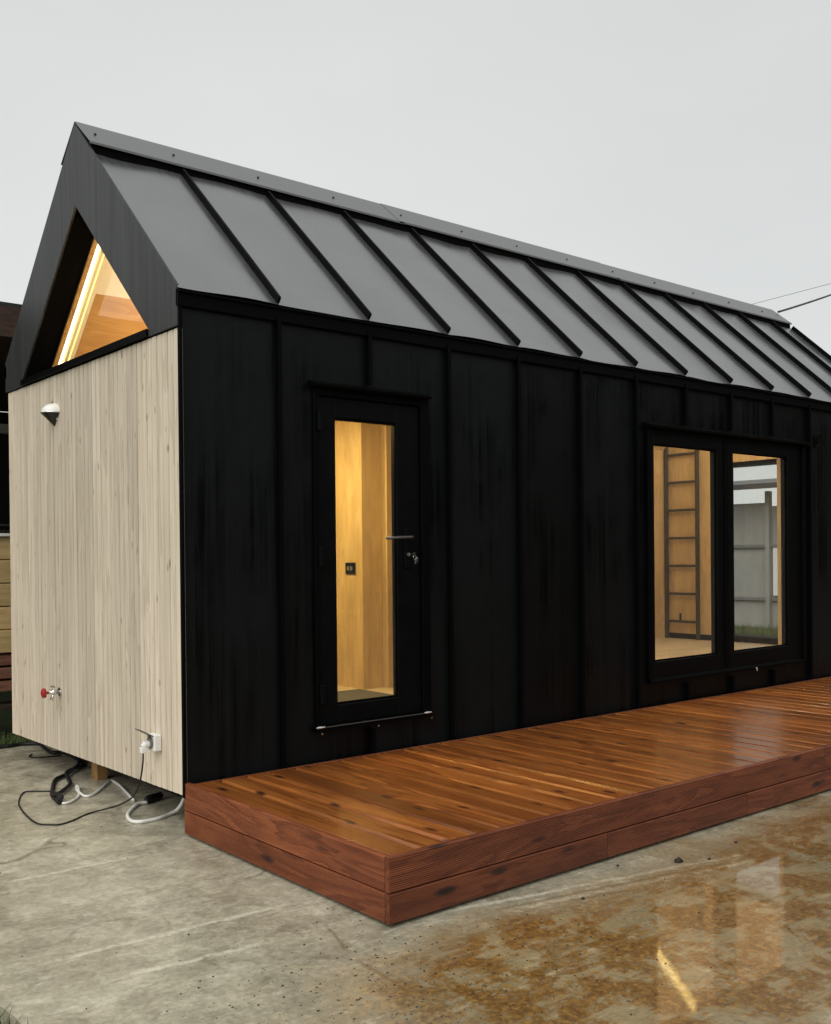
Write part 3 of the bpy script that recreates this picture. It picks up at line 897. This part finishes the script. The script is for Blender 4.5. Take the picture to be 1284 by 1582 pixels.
# ------------------------------------------------------------------ things fixed to the gable
lamp = empty('wall_lamp', (-.001, 1.675, 2.275), 'white domed wall lamp high on the pale plank wall', 'lamp')
R_ = .082
def half_dome(zsign, rz, r, segs=18, rows=8, pinch=1.0):
    m = MB()
    for j in range(rows + 1):
        t = j / rows * math.pi / 2
        for i in range(segs + 1):
            a = math.pi / 2 + math.pi * i / segs
            if zsign > 0:
                rr, z = r * math.cos(t), rz * math.sin(t)
            else:
                rr, z = r * (1 - j / rows) * pinch + .004, -rz * j / rows
            m.v.append((rr * math.cos(a), rr * math.sin(a), z))
    n = segs + 1
    for j in range(rows):
        for i in range(segs):
            m.f.append((j * n + i, j * n + i + 1, (j + 1) * n + i + 1, (j + 1) * n + i))
    return m
half_dome(1, .062, R_).build('shade', M['white_lamp'], lamp, smooth=True)
half_dome(-1, .078, R_ - .003).build('diffuser', M['dark_lamp'], lamp, smooth=True)
m = MB()
m.tube([((R_ + .001) * math.cos(math.pi / 2 + math.pi * i / 18), (R_ + .001) * math.sin(math.pi / 2 + math.pi * i / 18), 0) for i in range(19)], .003, 6)
m.build('rim', M['chrome'], lamp, smooth=True)
MB().box(-.006, .0, -.05, .05, -.05, .05).build('back_plate', M['chrome'], lamp, bevel=.002)
MB().tube([(-.016, 0, .058), (-.016, 0, .072)], .006, 8).build('knob', M['grey_plastic'], lamp)

tap = empty('garden_tap', (0, 1.63, .552), 'chrome garden tap with red handle low on the pale plank wall', 'tap')
MB().tube([(-.001, 0, 0), (-.010, 0, 0)], .027, 16).build('flange', M['chrome'], tap)
m = MB().tube([(-.010, 0, 0), (-.03, 0, 0), (-.032, 0, 0), (-.055, 0, 0), (-.058, 0, 0), (-.095, 0, 0)], [.012, .012, .017, .017, .010, .008], 12)
m.build('body', M['chrome'], tap, smooth=True)
MB().tube([(-.045, 0, -.008), (-.052, 0, -.028), (-.060, 0, -.048)], [.010, .0095, .011], 12).build('spout', M['chrome'], tap, smooth=True)
MB().tube([(-.045, 0, .012), (-.045, 0, .030)], [.011, .008], 12).build('valve_stem', M['chrome'], tap)
MB().tube([(-.05, -.028, .034), (-.045, 0, .036), (-.05, .028, .034)], .006, 8).build('valve_wing', M['steel'], tap)
m = MB().tube([(-.090, 0, 0), (-.097, 0, 0), (-.112, 0, 0), (-.118, 0, 0)], [.010, .030, .030, .018], 10)
m.build('handle', M['red'], tap)

sock = empty('power_socket', (0, .27, .43), 'white outdoor socket with open flap near the gable corner', 'socket')
MB().box(-.042, -.001, -.042, .042, -.042, .042).build('box', M['white_plastic'], sock, bevel=.006, seg=2)
MB().tube([(-.042, 0, 0), (-.052, 0, 0)], .030, 18).build('socket_ring', M['grey_plastic'], sock)
MB().add([(-.044, -.036, .034), (-.044, .036, .034), (-.112, .036, .072), (-.112, -.036, .072), (-.044, -.036, .040), (-.044, .036, .040), (-.112, .036, .078), (-.112, -.036, .078)],
         [(0, 3, 2, 1), (4, 5, 6, 7), (0, 1, 5, 4), (1, 2, 6, 5), (2, 3, 7, 6), (3, 0, 4, 7)]).build('flap', M['grey_plastic'], sock)
MB().tube([(-.045, .0, .036), (-.058, 0, .036)], .008, 8).build('hinge', M['grey_plastic'], sock)

# ------------------------------------------------------------------ cables on the ground
def ground_cable(pts, r):
    return [(x, y, r) for x, y in pts]
bc = empty('appliance_cable', (0, 0, 0), 'thin black cable looping from the white socket across the concrete', 'cable')
m = MB().tube([(-.052, .27, .425), (-.075, .27, .425), (-.086, .27, .412)], [.020, .020, .014], 12)
m.box(-.098, -.070, .255, .285, .382, .412)
m.build('plug', M['white_plastic'], bc, bevel=.003)
hang = [(-.084, .27, .385), (-.086, .275, .33), (-.093, .30, .25), (-.115, .37, .16), (-.15, .46, .085), (-.19, .56, .03), (-.24, .66, .008)]
B1 = [(-.312, .70), (-.372, .655), (-.436, .646), (-.47, .704), (-.464, .859), (-.437, 1.047), (-.393, 1.231), (-.303, 1.439), (-.252, 1.46), (-.165, 1.381)]
B1 = [(-.20, .72), (-.312, .641), (-.387, .61), (-.436, .646), (-.47, .704), (-.464, .859), (-.437, 1.047), (-.393, 1.231), (-.303, 1.439), (-.252, 1.46), (-.165, 1.381)]
hang = [(-.084, .27, .385), (-.083, .28, .32), (-.078, .33, .22), (-.070, .43, .13), (-.078, .58, .06), (-.125, .70, .018)]
MB().tube(smooth_path(hang + ground_cable(B1, .0045), 7), .0045, 8).build('cord', M['black_rubber'], bc, smooth=True)

wc = empty('white_flex', (0, 0, 0), 'white flex in a wavy loop beside the black cord bundle', 'cable')
W1 = [(-.222, 1.055), (-.209, 1.021), (-.158, 1.044), (-.084, 1.144), (-.020, 1.31), (-.007, 1.37), (-.035, 1.30), (-.052, 1.239), (-.061, 1.113), (-.018, 1.109), (.068, 1.207), (.192, 1.371), (.219, 1.379), (.204, 1.241), (.175, 1.11), (.11, .827)]
MB().tube(smooth_path([(x, y, .008 + (.006 if 3 < i < 8 else 0)) for i, (x, y) in enumerate(W1)], 7), .008, 10).build('cord', M['white_rubber'], wc, smooth=True)
wl2 = empty('white_lead', (0, 0, 0), 'thick white lead curving from a black connector up to the house corner', 'cable')
W2 = [(.145, .726), (.081, .715), (-.022, .589), (-.068, .505), (-.091, .405), (-.062, .359), (.029, .357), (.12, .40)]
path = [(x, y, .010) for x, y in W2] + [(.17, .40, .03), (.19, .37, .09), (.19, .35, .16), (.19, .34, .206)]
MB().tube(smooth_path(path, 7), .010, 10).build('cord', M['white_rubber'], wl2, smooth=True)
MB().tube([(.135, .722, .022), (.15, .73, .022), (.155, .732, .022), (.25, .78, .022)], [.014, .022, .024, .020], 12).build('connector', M['black_rubber'], wl2)
kb = empty('cord_bundle', (0, 0, 0), 'tangled thick black cord heaped on the concrete by the prop', 'cable')
K1 = [(.262, 2.02), (.202, 1.906), (.057, 1.707), (-.04, 1.624), (-.127, 1.434), (-.196, 1.245), (-.232, 1.041)]
K2 = [(.262, 1.90), (.168, 1.844), (.049, 1.685), (-.019, 1.442), (-.102, 1.309), (-.173, 1.224), (-.209, 1.208), (-.20, 1.10), (-.225, 1.05)]
MB().tube(smooth_path([(x, y, .013 + .006 * math.sin(i)) for i, (x, y) in enumerate(K1)], 7), .013, 10).build('cord', M['black_rubber'], kb, smooth=True)
MB().tube(smooth_path([(x, y, .020 + .012 * (i in (2, 6, 7))) for i, (x, y) in enumerate(K2)], 7), .012, 10).build('cord', M['black_rubber'], kb, smooth=True)
MB().tube([(-.235, 1.03, .018), (-.222, 1.07, .02), (-.20, 1.13, .022)], [.014, .019, .017], 10).build('connector', M['black_rubber'], kb)
fc = empty('feed_cable', (0, 0, 0), 'black cable running in along the grass edge behind the gable', 'cable')
K4 = [(-1.6, 3.2), (-.9, 3.12), (-.35, 3.02), (.044, 2.965), (.105, 2.956), (.187, 2.974), (.253, 2.945), (.300, 2.88), (.265, 2.635), (.257, 2.495), (.321, 2.436), (.304, 2.171), (.27, 2.02)]
MB().tube(smooth_path([(x, y, .014 if y < 3 else .01) for x, y in K4], 7), .013, 10).build('cord', M['black_rubber'], fc, smooth=True)
K5 = [(.28, 2.40), (.15, 2.42), (.10, 2.50), (.14, 2.58)]
MB().tube(smooth_path([(x, y, .005) for x, y in K5], 6), .005, 8).build('cord', M['black_rubber'], fc, smooth=True)

# ------------------------------------------------------------------ small things
hook = empty('wall_hook', (6.075, -.001, 2.345), 'small black ring bracket on the wall right of the window', 'hook')
MB().box(-.03, .03, -.006, 0, -.035, .035).build('plate', M['black_trim'], hook, bevel=.002)
MB().tube([(.045 * math.cos(t * .393), -.02 - .01 * math.sin(t * .393), .055 * math.sin(t * .393)) for t in range(16)], .006, 8, closed=True).build('ring', M['frame'], hook, smooth=True)

def clod(x, y, r, seed, mat, label):
    me = bpy.data.meshes.new('dirt_clod')
    bm = bmesh.new(); bmesh.ops.create_icosphere(bm, subdivisions=2, radius=1)
    for v in bm.verts:
        d = 1 + .45 * mnoise.noise(v.co * 1.6 + Vector((seed * 7.1, 0, 0)))
        v.co = Vector((v.co.x * d * r, v.co.y * d * r * .8, max(-.35, v.co.z * d * .7) * r))
    bm.to_mesh(me); bm.free(); me.materials.append(mat)
    o = link('dirt_clod' if mat is M['clod'] else 'stone_chip', me, None, (x, y, r * .3))
    return tag(o, label, 'clod' if mat is M['clod'] else 'stone')
clod(1.468, -1.861, .020, 1, M['clod'], 'largest dark mud clod on the concrete in front of the deck')
clod(1.60, -1.93, .009, 2, M['clod'], 'small mud clod just right of the largest one')
clod(1.22, -1.72, .007, 3, M['clod'], 'tiny mud clod close to the deck fascia')
clod(1.92, -1.86, .008, 4, M['clod'], 'mud crumb farthest right beside the deck')
clod(.78, -1.90, .009, 5, M['clod'], 'reddish mud crumb below the deck middle')
def debris():
    m = MB()
    for i in range(900):
        if i < 760:
            x, y = random.gauss(-.25, .5), random.gauss(-2.05, .28)
        else:
            x, y = random.uniform(-1.2, 3.2), random.uniform(-3.0, 1.2)
        if x > -.02 and y > -1.68: continue
        if x > 0 and y > -1.0: continue
        r = random.choice((.0018, .0025, .0025, .0035, .005)); a = random.uniform(0, 6.28)
        s = random.uniform(.6, 2.2)
        vs = [(x + r * s * math.cos(a), y + r * s * math.sin(a), .001), (x + r * math.cos(a + 2), y + r * math.sin(a + 2), .001), (x + r * math.cos(a + 4.1), y + r * math.sin(a + 4.1), .001), (x, y, r * .9)]
        m.add(vs, [(0, 1, 3), (1, 2, 3), (2, 0, 3), (0, 2, 1)])
    return m.build('mud_crumbs', M['crumb'])
tag(debris(), 'scattered tiny mud crumbs and grit on the concrete', 'debris', kind='stuff')

# ------------------------------------------------------------------ inside the house
lad = empty('loft_ladder', (7.20, 2.20, FZ), 'dark steel ladder against the plywood wall inside the left window pane', 'ladder')
for y in (-.205, .205):
    MB().box(-.018, .018, y - .018, y + .018, .001, 2.62).build('rail', M['ladder'], lad, bevel=.003)
for i in range(8):
    z = .195 + i * .311
    MB().box(-.014, .014, -.186, .186, z - .014, z + .014).build('rung', M['ladder'], lad, bevel=.003)
MB().box(-.03, -.015, .0, .018, .21, .29).build('hook', M['chassis'], lad)
sw = empty('wall_switch', (2.0995, 1.46, 1.28), 'dark square double socket on the plywood seen through the door glass', 'socket')
MB().box(-.010, 0, -.06, .06, -.042, .042).build('plate', M['black_trim'], sw, bevel=.003)
for y in (-.02, .02):
    MB().box(-.014, -.0102, y - .013, y + .013, -.015, .015).build('insert', M['grey_plastic'], sw)
cab = empty('dark_cabinet', (2.330, 1.10, FZ), 'dark cherry cabinet at the right edge of the door glass', 'cabinet')
MB().box(0, .5, 0, .2, .001, 1.97).build('carcass', M['dark_cabinet'], cab)
for z in (.42, .83, 1.28, 1.60):
    MB().box(-.004, .5, -.014, -.001, z - .30, z + .04).build('cabinet_door', M['dark_cabinet'], cab, bevel=.003)
tag(MB().box(-.42, .42, -.34, .34, 0.001, .012).build('door_mat', M['mat'], bevel=.004, loc=(1.62, .95, FZ)), 'grey mat on the floor just inside the glazed door', 'mat')

# ------------------------------------------------------------------ overhead wires and their pole
def wire(a, b, sag, r, n=24):
    a, b = Vector(a), Vector(b)
    return [tuple(a.lerp(b, i / n) - Vector((0, 0, sag * 4 * (i / n) * (1 - i / n)))) for i in range(n + 1)]
tag(MB().tube(wire((7.54, 1.20, 3.91), (16.0, 3.45, 6.55), .06, .01), .012, 6).build('overhead_cable', M['black_rubber']),
    'black overhead cable reaching the far end of the ridge', 'cable')
tag(MB().tube(wire((40, 34, 12.42), (40, 6.0, 13.52), .05, .01), .010, 6).build('power_line', M['grey_plastic']),
    'thin grey power line high in the sky behind the roof', 'power line')
pole = empty('utility_pole', (16.0, 3.45, -.09), 'wooden utility pole that carries the overhead cable', 'pole')
MB().tube([(0, 0, 0), (0, 0, 6.9)], [.14, .10], 12).build('shaft', M['soffit'], pole)
MB().box(-.6, .6, -.15, -.101, 6.55, 6.65).build('cross_arm', M['soffit'], pole)

# ------------------------------------------------------------------ lumber shed behind, left
shed = empty('lumber_shed', (0, 3.3, -.40), 'dark open lumber shed with brown soffit behind the house', 'shed')
MB().prism([(-.25, 3.55), (4.6, 4.5), (4.6, 4.62), (-.25, 3.66)], 0, -4.5, 6.5).build('roof', M['chassis'], shed)
for i in range(16):
    y = -.22 + i * .26
    MB().box(-4.4, 6.4, y, y + .25, 3.44, 3.47).build('soffit_board', M['soffit'], shed)
MB().box(-4.5, 6.5, -.29, -.25, 3.40, 3.62).build('eave_board', M['soffit'], shed)
MB().box(-4.4, 6.4, 3.9, 4.0, .0, 3.43).build('rear_wall', M['chassis'], shed)
for x in (-4.2, -1.6, 2.9, 6.2):
    MB().box(x - .07, x + .07, .55, .69, .0, 3.439).build('post', M['soffit'], shed)
MB().box(-4.4, 6.4, 3.78, 3.88, 3.18, 3.28).build('wall_beam', M['white_lamp'], shed)
for z in (2.05, 2.0):
    MB().tube([(-4.2, .62, z), (6.2, .62, z)], .008, 6).build('wire_rail', M['steel'], shed)
ys = 3.42
lum = 'squared yellow timbers stacked in front of the lumber shed'
names = ['topmost', 'second', 'third from the top', 'fourth from the top', 'lowest']
for i in range(5):
    z = 1.545 - .18 * (i + 1)
    o = MB().box(-1.75, 1.75, -.10, .10, -.087, .087).build('timber_beam', M['lumber'], bevel=.006, loc=(.3 + random.uniform(-.1, .1), ys + .12 + random.uniform(-.01, .01), z + .09))
    tag(o, 'yellow timber beam, %s of the stack behind the house' % names[i], 'timber', 'yellow timbers stacked by the lumber shed')
o = MB().box(-1.8, 1.8, -.13, .13, -.012, .012).build('cover_board', M['white_lamp'], bevel=.003, loc=(.3, ys + .12, 1.558))
tag(o, 'pale board lying on top of the yellow timber stack', 'board')
nm = ['upper', 'middle', 'lower']
for i in range(3):
    z = .64 - .10 * (i + 1)
    o = MB().box(-1.6, 1.6, -.09, .09, -.042, .042).build('rough_plank', M['lumber_red'], bevel=.006, loc=(.2 + random.uniform(-.15, .15), ys + .12 + random.uniform(-.02, .02), z + .05))
    tag(o, '%s of the reddish rough planks under the yellow timbers' % nm[i], 'plank', 'reddish planks under the yellow timbers')
rack = empty('stack_bearer', (.2, ys + .12, -.09), 'dark pallet carrying the timber stack behind the house', 'pallet')
for x in (-1.3, -.5, .3, 1.1):
    MB().box(x - .06, x + .06, -.10, .10, 0, .30).build('bearer_block', M['chassis'], rack)
MB().box(-1.6, 1.6, -.12, .12, .301, .335).build('bearer_top', M['soffit'], rack)
MB().box(-1.6, 1.6, .06, .10, 0.0, .08).build('bearer_runner', M['soffit'], rack)

# ------------------------------------------------------------------ grey shed seen through the house
gs = empty('grey_shed', (15.0, 6.2, -.09), 'weathered grey concrete shed seen through the right window pane', 'shed')
for i in range(7):
    y = -3.2 + i * .95
    MB().box(0, .15, y, y + .93, 0, 2.30 + .07 * (i % 2)).build('wall_panel', M['grey_conc'], gs)
for y in (-1.2, -.42, .9, 2.5):
    MB().box(-.12, -.001, y - .04, y + .04, 0, 2.58).build('post', M['grey_conc'], gs)
for z in (.55, 1.55):
    MB().box(-.06, -.002, -1.139, 2.4, z - .03, z + .03).build('rail', M['grey_steel'], gs)
MB().prism([(-.6, 2.60), (3.0, 2.95), (3.0, 3.05), (-.6, 2.70)], 1, -3.4, 3.6).build('roof', M['ladder'], gs)
d_ = MB().box(-.05, -.003, -.62, -.50, .62, 1.55).build('door', M['white_lamp'], gs)

# ------------------------------------------------------------------ barn across the yard, mirrored in the glass
barn = empty('storage_barn', (24.0, -14.0, -.09), 'dark timber barn across the yard, mirrored in the door and window glass', 'barn')
barn.rotation_euler = (0, 0, math.radians(57))
MB().box(-14, 14, 0, 7, 0, 5.6).build('wall', M['barn_wall'], barn)
MB().prism([(-.5, 5.5), (3.5, 8.2), (7.5, 5.5), (7.5, 5.7), (3.5, 8.4), (-.5, 5.7)], 0, -14.4, 14.4).build('roof', M['chassis'], barn)
for x in (-9.5, 0.5, 8.0):
    dd = MB().box(x - 1.7, x + 1.7, 7.001, 7.08, 0, 3.6).build('door', M['soffit'], barn)
    MB().box(x - .05, x + .05, 7.081, 7.12, .0, 3.6).build('door_rail', M['chassis'], dd)
for x in (-5.0, 4.3, 12):
    ww = MB().box(x - .6, x + .6, 7.001, 7.06, 2.0, 3.0).build('window', M['grey_steel'], barn)
    MB().box(x - .5, x + .5, 7.061, 7.07, 2.1, 2.9).build('pane', M['dark_lamp'], ww)
